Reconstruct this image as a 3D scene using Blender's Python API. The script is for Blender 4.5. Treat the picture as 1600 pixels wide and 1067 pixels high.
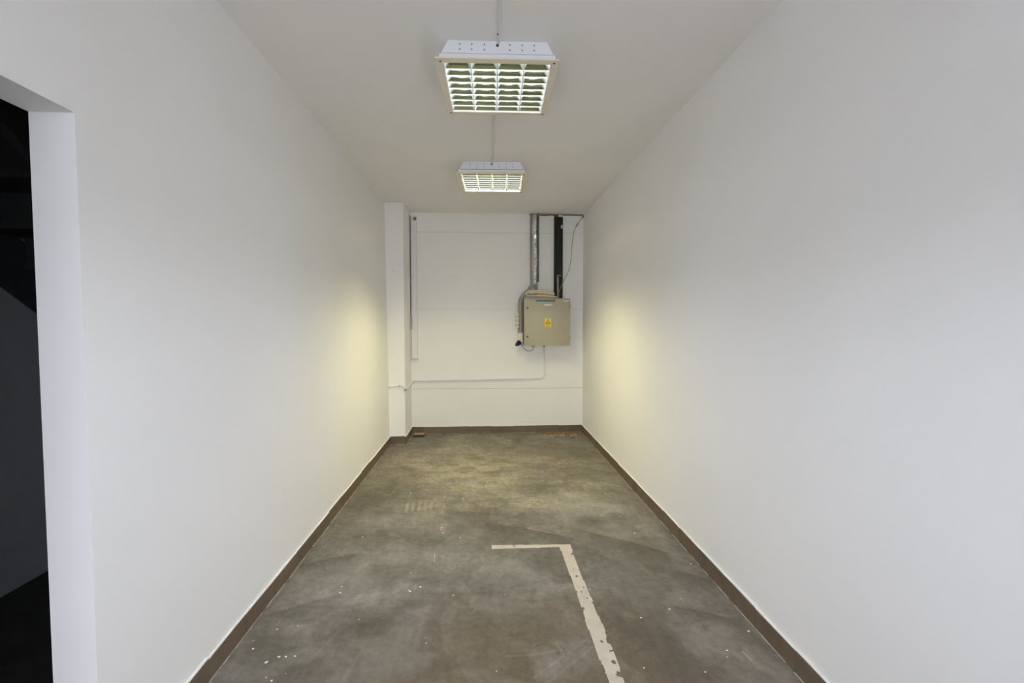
import bpy, bmesh, math, random
import numpy as np
from mathutils import Vector, Matrix

S = bpy.context.scene
for o in list(bpy.data.objects):
    bpy.data.objects.remove(o)

# ------------------------------------------------------------------ camera
cam_data = bpy.data.cameras.new('camera')
cam_data.sensor_width = 36.0
cam_data.lens = 725.0 / 1600.0 * 36.0
cam_data.clip_start = 0.02
cam = bpy.data.objects.new('camera', cam_data)
S.collection.objects.link(cam)
cam.location = (0.0, 0.0, 1.48)
cam.rotation_euler = (math.pi / 2 - math.radians(2.409), 0.0, -math.radians(3.4306))
S.camera = cam

# ------------------------------------------------------------------ world, daylight, exposure
world = bpy.data.worlds.new('overcast_sky')
S.world = world
world.use_nodes = True
bg = world.node_tree.nodes['Background']
bg.inputs['Color'].default_value = (0.87, 0.895, 1.0, 1)
bg.inputs['Strength'].default_value = 6.2

YH = -0.45                                                    # the bay opens here into an unseen hall, made wide to spread daylight
HX0, HX1 = -4.2, 4.6                                          # the hall's side walls
WX0, WX1, WZ0, WZ1, YF = -3.6, 4.0, 0.45, 2.55, -3.4         # its long window, added to light the bay
pd = bpy.data.lights.new('window_portal', 'AREA')
pd.shape = 'RECTANGLE'; pd.size = WX1 - WX0; pd.size_y = WZ1 - WZ0
pd.cycles.is_portal = True
po = bpy.data.objects.new('window_portal', pd)
S.collection.objects.link(po)
po.location = ((WX0 + WX1) / 2, YF + 0.02, (WZ0 + WZ1) / 2)
po.rotation_euler = (math.radians(90), 0, 0)                  # emits towards +Y

S.view_settings.view_transform = 'Standard'
S.view_settings.look = 'None'
S.view_settings.exposure = 0.40
S.view_settings.gamma = 1.0
S.view_settings.use_curve_mapping = False
S.cycles.use_denoising = True
S.cycles.sample_clamp_indirect = 4.0
S.cycles.blur_glossy = 0.6
S.cycles.max_bounces = 10
S.cycles.diffuse_bounces = 7
S.cycles.glossy_bounces = 4
S.cycles.use_adaptive_sampling = True
S.cycles.adaptive_threshold = 0.035

COOL_TUBE = ((0.93, 0.98, 1.06), 64.0)
NEAR_TUBE = ((0.88, 0.97, 1.12), 98.0)  # tubes of the unseen lamp added at the near end
WARM_TUBE = ((1.0, 0.90, 0.48), 285.0)

# ------------------------------------------------------------------ dimensions (metres)
H = 2.9
YB = 6.15
XR = 1.317
def xl(z): return -1.143 - 0.035 * z / 2.9                    # the left wall leans a little
WT = 0.125                                                     # partition thickness
COLX, COLY = -0.957, 5.65                                      # pillar corner
XD = -2.60                                                     # far wall of the dark stair passage
rnd = random.Random(7)

# ------------------------------------------------------------------ helpers
C = S.collection

def tag(o, label=None, cat=None, group=None, kind=None):
    if label: o['label'] = label
    if cat: o['category'] = cat
    if group: o['group'] = group
    if kind: o['kind'] = kind
    return o

def build(name, bm, mat, parent=None, smooth=False, loc=None):
    me = bpy.data.meshes.new(name)
    bmesh.ops.recalc_face_normals(bm, faces=bm.faces)
    bm.to_mesh(me); bm.free()
    if mat: me.materials.append(mat)
    if smooth:
        me.polygons.foreach_set('use_smooth', [True] * len(me.polygons))
        me.set_sharp_from_angle(angle=math.radians(40))
    o = bpy.data.objects.new(name, me)
    C.objects.link(o)
    if parent: o.parent = parent
    if loc: o.location = loc
    return o

def empty(name, loc, rz=0.0):
    o = bpy.data.objects.new(name, None)
    o.empty_display_size = 0.05
    C.objects.link(o)
    o.location = loc
    o.rotation_euler = (0, 0, rz)
    return o

def box(bm, x0, x1, y0, y1, z0, z1, bev=0.0):
    vs = [bm.verts.new((x, y, z)) for x in (x0, x1) for y in (y0, y1) for z in (z0, z1)]
    fs = [bm.faces.new([vs[i] for i in q]) for q in
          ((0, 1, 3, 2), (4, 6, 7, 5), (0, 4, 5, 1), (2, 3, 7, 6), (0, 2, 6, 4), (1, 5, 7, 3))]
    if bev > 0:
        es = list({e for f in fs for e in f.edges})
        bmesh.ops.bevel(bm, geom=es, offset=bev, segments=2, affect='EDGES', profile=0.5)
    return bm

def nb(): return bmesh.new()

def bx(*a, **k): return box(nb(), *a, **k)

def tube(bm, pts, r, n=8, cap=True):
    pts = [Vector(p) for p in pts]
    rings = []
    t0 = (pts[1] - pts[0]).normalized()
    ref = Vector((0, 0, 1)) if abs(t0.z) < 0.9 else Vector((1, 0, 0))
    u = t0.cross(ref).normalized()
    for i, p in enumerate(pts):
        if i == 0: t = (pts[1] - pts[0]).normalized()
        elif i == len(pts) - 1: t = (pts[-1] - pts[-2]).normalized()
        else: t = ((pts[i] - pts[i - 1]).normalized() + (pts[i + 1] - pts[i]).normalized()).normalized()
        u = (u - t * u.dot(t)).normalized()
        v = t.cross(u)
        rr = r[i] if isinstance(r, (list, tuple)) else r
        rings.append([bm.verts.new(p + (u * math.cos(a) + v * math.sin(a)) * rr)
                      for a in [2 * math.pi * k / n for k in range(n)]])
    for a, b in zip(rings, rings[1:]):
        for k in range(n):
            bm.faces.new((a[k], a[(k + 1) % n], b[(k + 1) % n], b[k]))
    if cap:
        bm.faces.new(rings[0][::-1]); bm.faces.new(rings[-1])
    return bm

def smooth_path(pts, sub=6):
    """Catmull-Rom through the given points."""
    P = [Vector(p) for p in pts]
    P = [P[0] * 2 - P[1]] + P + [P[-1] * 2 - P[-2]]
    out = []
    for i in range(1, len(P) - 2):
        for k in range(sub):
            t = k / sub
            a, b, c, d = P[i - 1], P[i], P[i + 1], P[i + 2]
            out.append(0.5 * ((2 * b) + (c - a) * t + (2 * a - 5 * b + 4 * c - d) * t * t + (3 * b - a - 3 * c + d) * t ** 3))
    out.append(P[-2])
    return out

def cyl(bm, c, axis, r, h, n=16, r2=None):
    c = Vector(c); ax = Vector(axis).normalized()
    return tube(bm, [c, c + ax * h], [r, r if r2 is None else r2], n)

def prism(bm, poly, axis, a0, a1):
    """Extrude a 2-D polygon along an axis: 'x' poly=(y,z), 'y' poly=(x,z), 'z' poly=(x,y)."""
    def mk(p, a):
        return {'x': (a, p[0], p[1]), 'y': (p[0], a, p[1]), 'z': (p[0], p[1], a)}[axis]
    A = [bm.verts.new(mk(p, a0)) for p in poly]
    B = [bm.verts.new(mk(p, a1)) for p in poly]
    n = len(poly)
    bm.faces.new(A[::-1]); bm.faces.new(B)
    for i in range(n):
        bm.faces.new((A[i], A[(i + 1) % n], B[(i + 1) % n], B[i]))
    return bm

def copy_tree(o, parent=None):
    c = o.copy(); C.objects.link(c); c.parent = parent
    for ch in o.children: copy_tree(ch, c)
    return c

# ------------------------------------------------------------------ materials
def new_mat(name):
    m = bpy.data.materials.new(name); m.use_nodes = True
    nt = m.node_tree
    return m, nt, nt.nodes['Principled BSDF']

def N(nt, t, **kw):
    n = nt.nodes.new(t)
    for k, v in kw.items(): setattr(n, k, v)
    return n

def setin(n, **kw):
    for k, v in kw.items(): n.inputs[k.replace('_', ' ')].default_value = v
    return n

def simple(name, col, rough=0.5, metal=0.0, var=0.06, scale=18.0, bump=0.0, bscale=60.0, spec=0.5):
    """Colour with a little procedural variation and optional fine relief."""
    m, nt, b = new_mat(name)
    tc = N(nt, 'ShaderNodeTexCoord')
    ns = setin(N(nt, 'ShaderNodeTexNoise'), Scale=scale, Detail=4.0)
    nt.links.new(tc.outputs['Object'], ns.inputs['Vector'])
    mr = N(nt, 'ShaderNodeMapRange')
    mr.inputs['From Min'].default_value = 0.3; mr.inputs['From Max'].default_value = 0.7
    mr.inputs['To Min'].default_value = 1 - var; mr.inputs['To Max'].default_value = 1 + var
    nt.links.new(ns.outputs['Fac'], mr.inputs['Value'])
    mx = N(nt, 'ShaderNodeVectorMath', operation='SCALE')
    mx.inputs[0].default_value = col[:3]
    nt.links.new(mr.outputs['Result'], mx.inputs['Scale'])
    nt.links.new(mx.outputs['Vector'], b.inputs['Base Color'])
    b.inputs['Roughness'].default_value = rough
    b.inputs['Metallic'].default_value = metal
    b.inputs['Specular IOR Level'].default_value = spec
    if bump > 0:
        n2 = setin(N(nt, 'ShaderNodeTexNoise'), Scale=bscale, Detail=3.0)
        nt.links.new(tc.outputs['Object'], n2.inputs['Vector'])
        bp = setin(N(nt, 'ShaderNodeBump'), Strength=bump, Distance=0.004)
        nt.links.new(n2.outputs['Fac'], bp.inputs['Height'])
        nt.links.new(bp.outputs['Normal'], b.inputs['Normal'])
    return m

def emission(name, col, strength):
    m, nt, b = new_mat(name)
    b.inputs['Base Color'].default_value = (0.9, 0.9, 0.9, 1)
    b.inputs['Emission Color'].default_value = (*col, 1)
    b.inputs['Emission Strength'].default_value = strength
    return m

M = {}
M['plaster'] = simple('white_wall_paint', (0.865, 0.858, 0.85), 0.75, var=0.012, scale=1.5, bump=0.06, bscale=140, spec=0.25)
M['ceiling'] = simple('white_ceiling_paint', (0.89, 0.88, 0.865), 0.85, var=0.012, scale=2.0, bump=0.06, bscale=120, spec=0.2)
M['trunk'] = simple('white_plastic_trunking', (0.78, 0.78, 0.77), 0.4, var=0.02)
M['trunk_ceiling'] = simple('painted_over_trunking', (0.75, 0.74, 0.72), 0.6, var=0.02)
M['caulk'] = simple('white_paint_edge', (0.82, 0.81, 0.79), 0.6, var=0.03)
M['grout'] = simple('pale_grout', (0.42, 0.39, 0.34), 0.9, var=0.25, scale=40)
M['housing'] = simple('white_enamel', (0.80, 0.815, 0.85), 0.35, var=0.01)
M['lamp_frame'] = simple('beige_plastic_frame', (0.80, 0.74, 0.60), 0.45, var=0.02)
M['dark'] = simple('dark_hole', (0.02, 0.02, 0.022), 0.6)
M['fin'] = simple('matte_aluminium_reflector', (0.27, 0.28, 0.28), 0.35, var=0.0)
M['blade'] = simple('greenish_aluminium', (0.53, 0.55, 0.42), 0.12, metal=1.0, var=0.0)
M['cab'] = simple('khaki_grey_cabinet_paint', (0.395, 0.36, 0.275), 0.42, var=0.02, scale=6)
M['cab_edge'] = simple('khaki_grey_cabinet_body', (0.36, 0.325, 0.245), 0.45, var=0.02)
M['lock'] = simple('dark_lock', (0.12, 0.10, 0.075), 0.4, metal=0.4)
M['yellow'] = simple('yellow_sticker', (0.85, 0.62, 0.02), 0.45, var=0.02)
M['ink'] = simple('sticker_black', (0.03, 0.025, 0.01), 0.5)
M['blue_label'] = simple('blue_label', (0.075, 0.16, 0.205), 0.5, var=0.1)
M['paper'] = simple('white_paper', (0.75, 0.74, 0.72), 0.7, var=0.08, scale=50)
M['plate'] = simple('pale_nameplate', (0.62, 0.58, 0.48), 0.4)
M['galv'] = simple('crumpled_galvanised_steel', (0.62, 0.64, 0.64), 0.28, metal=0.9, var=0.35, scale=30, bump=0.9, bscale=45)
M['galv_side'] = simple('dull_steel_edge', (0.17, 0.16, 0.14), 0.5, metal=0.3, var=0.3, scale=30)
M['grey_cable'] = simple('grey_cable', (0.33, 0.30, 0.26), 0.55, var=0.12)
M['grey_duct'] = simple('grey_plastic_duct', (0.30, 0.28, 0.25), 0.6, var=0.12)
M['pale_grey'] = simple('pale_grey_plastic', (0.46, 0.46, 0.43), 0.5, var=0.08)
M['cream_cable'] = simple('cream_cable', (0.74, 0.66, 0.47), 0.5, var=0.06)
M['orange_cable'] = simple('tan_cable', (0.66, 0.49, 0.27), 0.5, var=0.1)
M['black'] = simple('black_rubber', (0.018, 0.017, 0.016), 0.5, var=0.3)
M['black_duct'] = simple('black_duct', (0.022, 0.020, 0.018), 0.6, var=0.3)
M['socket'] = simple('cream_socket_plastic', (0.76, 0.72, 0.60), 0.4, var=0.02)
M['socket_hole'] = simple('socket_well', (0.30, 0.27, 0.21), 0.5)
M['navy'] = simple('navy_plug', (0.012, 0.016, 0.045), 0.35)
M['steel'] = simple('steel_rod', (0.35, 0.34, 0.31), 0.35, metal=0.8, var=0.2)
M['rust'] = simple('rusty_plaster', (0.20, 0.085, 0.05), 0.95, var=0.5, scale=60)
M['rubble'] = simple('brown_rubble', (0.21, 0.135, 0.075), 0.95, var=0.5, scale=40)
M['wood'] = simple('offcut_wood', (0.33, 0.22, 0.13), 0.8, var=0.2, scale=25)
M['floor_line'] = simple('worn_white_floor_paint', (0.56, 0.495, 0.415), 0.7, var=0.10, scale=14, bump=0.3, bscale=200)
M['speck'] = simple('white_paint_drip', (0.80, 0.77, 0.70), 0.6, var=0.05)
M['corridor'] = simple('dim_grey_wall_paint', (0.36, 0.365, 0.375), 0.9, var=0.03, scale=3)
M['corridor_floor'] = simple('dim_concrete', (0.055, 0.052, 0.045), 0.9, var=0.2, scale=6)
M['hall_floor'] = simple('hall_bounce_floor', (0.60, 0.59, 0.58), 0.8, var=0.2, scale=5)  # kept pale so the unseen hall floor bounces daylight onto the ceiling
M['tile_joint'] = simple('dark_tile_joint', (0.075, 0.055, 0.038), 0.9)
M['rivet'] = simple('grey_rivet', (0.25, 0.25, 0.26), 0.5)
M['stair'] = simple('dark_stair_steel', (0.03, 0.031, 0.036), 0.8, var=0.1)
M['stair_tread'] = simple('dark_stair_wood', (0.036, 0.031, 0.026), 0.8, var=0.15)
M['window_frame'] = simple('white_window_frame', (0.75, 0.75, 0.75), 0.4)
M['ground'] = simple('outside_paving', (0.46, 0.46, 0.45), 0.9, var=0.15, scale=2)

def panel_mat():
    m, nt, b = new_mat('white_ribbed_panel')
    tc = N(nt, 'ShaderNodeTexCoord')
    ns = setin(N(nt, 'ShaderNodeTexNoise'), Scale=1.2, Detail=3.0)
    nt.links.new(tc.outputs['Object'], ns.inputs['Vector'])
    mr = N(nt, 'ShaderNodeMapRange')
    mr.inputs['To Min'].default_value = 0.95; mr.inputs['To Max'].default_value = 1.03
    nt.links.new(ns.outputs['Fac'], mr.inputs['Value'])
    sc = N(nt, 'ShaderNodeVectorMath', operation='SCALE'); sc.inputs[0].default_value = (0.855, 0.855, 0.83)
    nt.links.new(mr.outputs['Result'], sc.inputs['Scale'])
    nt.links.new(sc.outputs['Vector'], b.inputs['Base Color'])
    b.inputs['Roughness'].default_value = 0.5
    b.inputs['Specular IOR Level'].default_value = 0.3
    wv = N(nt, 'ShaderNodeTexWave', wave_type='BANDS', bands_direction='Z')
    setin(wv, Scale=7.0, Distortion=0.6, Detail=1.0)
    nt.links.new(tc.outputs['Object'], wv.inputs['Vector'])
    bp = setin(N(nt, 'ShaderNodeBump'), Strength=0.10, Distance=0.004)
    nt.links.new(wv.outputs['Fac'], bp.inputs['Height'])
    nt.links.new(bp.outputs['Normal'], b.inputs['Normal'])
    return m
M['panel'] = panel_mat()

def tile_mat():
    m, nt, b = new_mat('brown_skirting_tile')
    tc = N(nt, 'ShaderNodeTexCoord')
    oi = N(nt, 'ShaderNodeObjectInfo')
    ns = setin(N(nt, 'ShaderNodeTexNoise'), Scale=9.0, Detail=5.0, Roughness=0.65)
    nt.links.new(tc.outputs['Object'], ns.inputs['Vector'])
    ad = N(nt, 'ShaderNodeMath', operation='MULTIPLY_ADD')
    nt.links.new(oi.outputs['Random'], ad.inputs[0]); ad.inputs[1].default_value = 0.25
    nt.links.new(ns.outputs['Fac'], ad.inputs[2])
    cr = N(nt, 'ShaderNodeValToRGB')
    cr.color_ramp.elements[0].position = 0.35; cr.color_ramp.elements[0].color = (0.112, 0.080, 0.052, 1)
    cr.color_ramp.elements[1].position = 0.95; cr.color_ramp.elements[1].color = (0.165, 0.119, 0.079, 1)
    nt.links.new(ad.outputs[0], cr.inputs['Fac'])
    nt.links.new(cr.outputs['Color'], b.inputs['Base Color'])
    b.inputs['Roughness'].default_value = 0.5
    return m
M['tile'] = tile_mat()

def floor_mat():
    """Worn concrete: three wear masks come from the mesh (dark scuffs, olive stains, pale rubs), grain from noise."""
    m, nt, b = new_mat('worn_concrete')
    L = nt.links.new
    tc = N(nt, 'ShaderNodeTexCoord')
    at = N(nt, 'ShaderNodeAttribute', attribute_name='wear')
    sep = N(nt, 'ShaderNodeSeparateColor')
    L(at.outputs['Color'], sep.inputs['Color'])
    def mix(fac, a, bb, mode='MIX'):
        x = N(nt, 'ShaderNodeMix', data_type='RGBA', blend_type=mode)
        for sock, v in ((x.inputs[0], fac), (x.inputs[6], a), (x.inputs[7], bb)):
            if isinstance(v, (float, int)): sock.default_value = v
            elif isinstance(v, tuple): sock.default_value = (*v, 1)
            else: L(v, sock)
        return x.outputs[2]
    def ramp(src, lo, hi, t0=0.0, t1=1.0):
        r = N(nt, 'ShaderNodeMapRange')
        r.inputs['From Min'].default_value = lo; r.inputs['From Max'].default_value = hi
        r.inputs['To Min'].default_value = t0; r.inputs['To Max'].default_value = t1
        L(src, r.inputs['Value']); return r.outputs['Result']
    def noise(scale, det=6.0, rough=0.6, dist=0.0, vec=None):
        n = setin(N(nt, 'ShaderNodeTexNoise'), Scale=scale, Detail=det, Roughness=rough, Distortion=dist)
        L(vec or tc.outputs['Object'], n.inputs['Vector']); return n.outputs['Fac']
    grain = noise(26, 8, 0.7)
    mid = noise(6.5, 8, 0.68, 0.8)
    fine = noise(160, 3, 0.6)
    # brushed streaks in two directions
    def streaks(rz, sx, sy):
        mp = N(nt, 'ShaderNodeMapping')
        mp.inputs['Rotation'].default_value = (0, 0, rz); mp.inputs['Scale'].default_value = (sx, sy, 1)
        L(tc.outputs['Object'], mp.inputs['Vector'])
        return noise(1.0, 5, 0.7, 0.3, mp.outputs['Vector'])
    st1 = streaks(0.5, 30, 4.0); st2 = streaks(-1.1, 16, 3.0)
    base = mix(ramp(mid, 0.38, 0.62), (0.130, 0.116, 0.096), (0.226, 0.206, 0.179))
    base = mix(sep.outputs['Green'], base, mix(ramp(grain, 0.35, 0.7), (0.265, 0.225, 0.165), (0.42, 0.39, 0.305)))
    warm = N(nt, 'ShaderNodeAttribute', attribute_name='warm')
    base = mix(warm.outputs['Fac'], base, mix(ramp(mid, 0.35, 0.7), (0.116, 0.085, 0.052), (0.164, 0.125, 0.082)))
    base = mix(sep.outputs['Blue'], base, (0.35, 0.325, 0.295))
    base = mix(ramp(sep.outputs['Red'], 0, 1, 0, 0.85), base, (0.088, 0.076, 0.058))
    def mul(col, src, lo, hi, a, bq):
        v = N(nt, 'ShaderNodeVectorMath', operation='SCALE')
        L(col, v.inputs[0]); L(ramp(src, lo, hi, a, bq), v.inputs['Scale']); return v.outputs['Vector']
    col = mul(base, grain, 0.3, 0.7, 0.80, 1.18)
    col = mul(col, st1, 0.3, 0.7, 0.95, 1.05)
    col = mul(col, st2, 0.3, 0.7, 0.93, 1.07)
    col = mul(col, fine, 0.3, 0.7, 0.93, 1.07)
    L(col, b.inputs['Base Color'])
    L(ramp(mid, 0.3, 0.7, 0.62, 0.82), b.inputs['Roughness'])
    b.inputs['Specular IOR Level'].default_value = 0.3
    bp = setin(N(nt, 'ShaderNodeBump'), Strength=0.25, Distance=0.003)
    L(grain, bp.inputs['Height']); L(bp.outputs['Normal'], b.inputs['Normal'])
    return m
M['concrete'] = floor_mat()

def glass_mat():
    m, nt, b = new_mat('window_glass')
    L = nt.links.new
    tr = N(nt, 'ShaderNodeBsdfTransparent'); gl = N(nt, 'ShaderNodeBsdfGlossy')
    gl.inputs['Roughness'].default_value = 0.02
    fr = N(nt, 'ShaderNodeFresnel'); fr.inputs['IOR'].default_value = 1.45
    mx = N(nt, 'ShaderNodeMixShader')
    L(fr.outputs[0], mx.inputs[0]); L(tr.outputs[0], mx.inputs[1]); L(gl.outputs[0], mx.inputs[2])
    L(mx.outputs[0], nt.nodes['Material Output'].inputs['Surface'])
    return m
M['glass'] = glass_mat()

# ------------------------------------------------------------------ structure: floor
def vnoise(x, y, seed):
    """Value noise on arrays."""
    r = np.random.RandomState(seed).rand(256, 256)
    xi = np.floor(x).astype(int); yi = np.floor(y).astype(int)
    fx = x - xi; fy = y - yi
    fx = fx * fx * (3 - 2 * fx); fy = fy * fy * (3 - 2 * fy)
    g = lambda a, c: r[a % 256, c % 256]
    return (g(xi, yi) * (1 - fx) + g(xi + 1, yi) * fx) * (1 - fy) + (g(xi, yi + 1) * (1 - fx) + g(xi + 1, yi + 1) * fx) * fy

def fbm(x, y, seed, oct=5):
    s = 0; a = 0.5; t = 0
    for k in range(oct):
        s = s + a * vnoise(x * 2 ** k + 17 * k, y * 2 ** k + 5 * k, seed + k); t += a; a *= 0.55
    return s / t

def make_floor():
    x0, x1, y0, y1 = xl(0) - 0.02, XR + 0.02, YH, YB + 0.02
    nx = 400; ny = int((y1 - y0) / 0.0065)
    X, Y = np.meshgrid(np.linspace(x0, x1, nx), np.linspace(y0, y1, ny), indexing='xy')
    X = X.ravel(); Y = Y.ravel()
    idx = np.arange(nx * ny).reshape(ny, nx)
    q = np.stack([idx[:-1, :-1], idx[:-1, 1:], idx[1:, 1:], idx[1:, :-1]], -1).reshape(-1, 4)
    me = bpy.data.meshes.new('floor')
    me.vertices.add(nx * ny)
    co = np.zeros((nx * ny, 3)); co[:, 0] = X; co[:, 1] = Y
    co[:, 2] = 0.0
    me.vertices.foreach_set('co', co.ravel())
    me.loops.add(q.size); me.loops.foreach_set('vertex_index', q.ravel())
    me.polygons.add(len(q)); me.polygons.foreach_set('loop_start', np.arange(0, q.size, 4))
    me.update(); me.validate()
    # ---- wear masks
    wx = X + 0.10 * (fbm(X * 3, Y * 3, 3) - 0.5); wy = Y + 0.14 * (fbm(X * 3, Y * 3, 9) - 0.5)
    wx2 = X + 0.03 * (fbm(X * 5, Y * 5, 33) - 0.5); wy2 = Y + 0.05 * (fbm(X * 5, Y * 5, 39) - 0.5)
    dark = np.zeros_like(X); olive = np.zeros_like(X); pale = np.zeros_like(X); warm = np.zeros_like(X)
    def blob(cx, cy, rx, ry, soft=1.0, rot=0.0):
        dx = wx - cx; dy = wy - cy
        c, s = math.cos(rot), math.sin(rot)
        d = np.sqrt(((c * dx + s * dy) / rx) ** 2 + ((-s * dx + c * dy) / ry) ** 2)
        return np.clip((1 + soft / 2 - d) / soft, 0, 1)
    def edge(poly, fade, side, strength):
        """A trowel overlap: crisp along the line, fading away on one side (side=-1: towards smaller y)."""
        px = np.array([p[0] for p in poly]); py = np.array([p[1] for p in poly])
        inside = (wx2 > px.min()) & (wx2 < px.max())
        d = (np.interp(wx2, px, py) - wy2) * (1 if side < 0 else -1)
        t = np.clip((wx2 - px.min()) / (px.max() - px.min()), 0, 1)
        ends = np.clip(np.minimum(t, 1 - t) * 6, 0, 1)
        return strength * inside * ends * np.clip(d / 0.015, 0, 1) * np.exp(-np.clip(d, 0, 9) / fade)
    # trowel overlaps
    for e in (([(-1.13, 2.84), (-0.96, 2.93), (-0.79, 2.97)], 0.10, -1, 0.62),
              ([(-1.06, 3.14), (-0.88, 3.23), (-0.70, 3.30)], 0.12, -1, 0.42),
              ([(-0.06, 3.39), (0.25, 3.29), (0.46, 3.18), (0.64, 3.07)], 0.14, -1, 0.42),
              ([(0.64, 3.22), (0.89, 3.08), (1.07, 2.95), (1.22, 2.82)], 0.22, -1, 0.55),
              ([(0.93, 2.77), (1.16, 2.65), (1.31, 2.53)], 0.14, -1, 0.45),
              ([(0.95, 2.34), (1.11, 2.26), (1.30, 2.16)], 0.10, -1, 0.55),
              ([(-1.10, 2.36), (-0.91, 2.47), (-0.74, 2.55)], 0.10, -1, 0.45),
              ([(-0.34, 3.60), (0.01, 3.56), (0.34, 3.47)], 0.12, -1, 0.35),
              ([(0.20, 4.32), (0.45, 4.36), (0.70, 4.30)], 0.18, -1, 0.40),
              ([(-1.12, 4.70), (-0.9, 4.74), (-0.6, 4.66)], 0.16, -1, 0.35),
              ([(0.70, 4.60), (0.98, 4.66), (1.30, 4.42)], 0.20, -1, 0.40)):
        dark = np.maximum(dark, 1.35 * edge(*e))
    for (cx, cy, rx, ry, w) in ((-0.57, 2.25, .10, .07, .55), (-0.39, 2.37, .06, .05, .5), (0.76, 3.38, .09, .08, .5),
                                (0.48, 4.08, .24, .13, .5), (-0.85, 4.18, .14, .16, .42), (-0.67, 4.52, .12, .10, .4),
                                (-1.0, 3.85, .16, .2, .5), (0.87, 4.33, .18, .12, .3), (0.85, 2.01, .05, .14, .6),
                                (-1.02, 2.1, .10, .18, .5), (-0.72, 3.15, .14, .08, .35), (-0.40, 3.12, .16, .09, .35), (0.38, 2.80, .10, .12, .55),
                                (-0.62, 2.72, .10, .10, .35), (0.87, 1.86, .16, .12, .45), (0.7, 5.3, .35, .3, .35),
                                (-0.66, 5.55, .22, .14, .35), (1.05, 3.4, .10, .10, .4), (1.0, 5.2, .2, .3, .35),
                                (-0.10, 5.0, .10, .06, .3), (0.05, 4.52, .12, .05, .45), (-1.0, 1.9, .2, .15, .4),
                                (0.72, 2.1, .10, .22, .4), (0.50, 2.62, .08, .06, .45), (-0.25, 2.62, .18, .05, .3)):
        dark = np.maximum(dark, 1.25 * w * blob(cx, cy, rx, ry, 1.2))
    # olive, yellowed zone towards the back
    for (cx, cy, rx, ry, w) in ((-0.24, 4.6, .5, .35, .85), (0.22, 4.3, .22, .16, .7), (-0.5, 4.9, .4, .3, .6), (0.0, 5.25, .6, .35, .6),
                                (-0.1, 4.1, .30, .14, .75), (0.78, 4.12, .18, .12, .95), (0.45, 3.8, .45, .18, .75), (-0.45, 3.72, .2, .18, .5),
                                (0.1, 3.75, .25, .12, .6), (0.95, 4.85, .2, .2, .3), (0.5, 5.0, .3, .2, .45)):
        olive = np.maximum(olive, w * blob(cx, cy, rx, ry, 1.3))
    olive *= 0.25 + 0.95 * np.clip((fbm(X * 5, Y * 9, 51) - 0.36) / 0.22, 0, 1)
    olive = np.clip(olive, 0, 1)
    for (cx, cy, rx, ry, w) in ((-0.62, 2.83, .2, .12, .35), (-0.2, 2.9, .3, .12, .35), (0.12, 2.72, .22, .10, .45), (-0.85, 2.55, .18, .14, .35),
                                (0.83, 2.6, .18, .2, .25), (1.05, 2.4, .1, .07, .3), (1.0, 2.1, .14, .16, .35), (-0.55, 2.48, .2, .08, .3), (-0.37, 2.55, .1, .06, .3),
                                (-0.5, 3.4, .3, .14, .25), (0.75, 3.7, .3, .16, .25), (0.95, 3.15, .2, .12, .25)):
        pale = np.maximum(pale, w * blob(cx, cy, rx, ry, 1.4))
    # comb-like pale rubs left by a notched trowel
    comb = (np.abs(wx2 + 0.52) < 0.13) & (np.abs(wy2 - 3.72 - 0.1 * (wx2 + .5)) < 0.10)
    pale = np.maximum(pale, comb * (0.55 * (np.sin((X + 0.08 * Y) * 2 * math.pi / 0.048) > 0.1)) * (0.5 + fbm(X * 14, Y * 14, 80)))
    comb2 = (np.abs(wx2 - 0.86) < 0.14) & (np.abs(wy2 - 2.68) < 0.16)
    pale = np.maximum(pale, comb2 * 0.16 * (np.sin((X - 0.05 * Y) * 2 * math.pi / 0.03) > 0))
    comb3 = (np.abs(wx2 - 0.40) < 0.07) & (np.abs(wy2 - 2.78) < 0.12)
    pale = np.maximum(pale, comb3 * 0.35 * (np.sin((Y + 0.2 * X) * 2 * math.pi / 0.03) > 0.3) * (fbm(X * 20, Y * 20, 84) > .5))
    # thin scratches
    def scratch(a, c, w, s):
        ax, ay = a; cx, cy = c
        L2 = (cx - ax) ** 2 + (cy - ay) ** 2
        t = np.clip(((X - ax) * (cx - ax) + (Y - ay) * (cy - ay)) / L2, 0, 1)
        d = np.hypot(X - ax - t * (cx - ax), Y - ay - t * (cy - ay))
        return s * np.clip(1.4 - d / w, 0, 1)
    for a, c in (((-0.50, 2.98), (-0.47, 2.55)), ((-0.45, 2.95), (-0.42, 2.60)), ((-0.74, 3.10), (-0.62, 2.60)),
                 ((0.62, 2.20), (0.20, 1.86)), ((0.60, 2.12), (0.22, 1.80)), ((-0.7, 2.2), (-0.85, 1.8)), ((-0.55, 2.1), (-0.6, 1.8)),
                 ((0.8, 2.2), (1.05, 1.98)), ((0.9, 2.45), (1.2, 2.32)), ((-1.0, 2.5), (-1.05, 1.85))):
        pale = np.maximum(pale, scratch(a, c, 0.006, 0.16))
    rs = random.Random(77)
    for k in range(70):                                        # fine random drag marks
        ax, ay = rs.uniform(-1.05, 1.25), rs.uniform(1.75, 4.6)
        an = rs.choice((0.9, 1.9, 0.35, 2.6)) + rs.gauss(0, .25); ln = rs.uniform(.05, .32)
        m_ = (np.abs(X - ax) < .4) & (np.abs(Y - ay) < .4)
        xs_, ys_ = X[m_], Y[m_]
        cx, cy = ax + ln * math.cos(an), ay + ln * math.sin(an)
        t = np.clip(((xs_ - ax) * (cx - ax) + (ys_ - ay) * (cy - ay)) / ln ** 2, 0, 1)
        d = np.hypot(xs_ - ax - t * (cx - ax), ys_ - ay - t * (cy - ay) + .012 * np.sin(t * 3))
        v = np.clip(1.5 - d / 0.0045, 0, 1) * rs.uniform(.10, .34)
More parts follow.
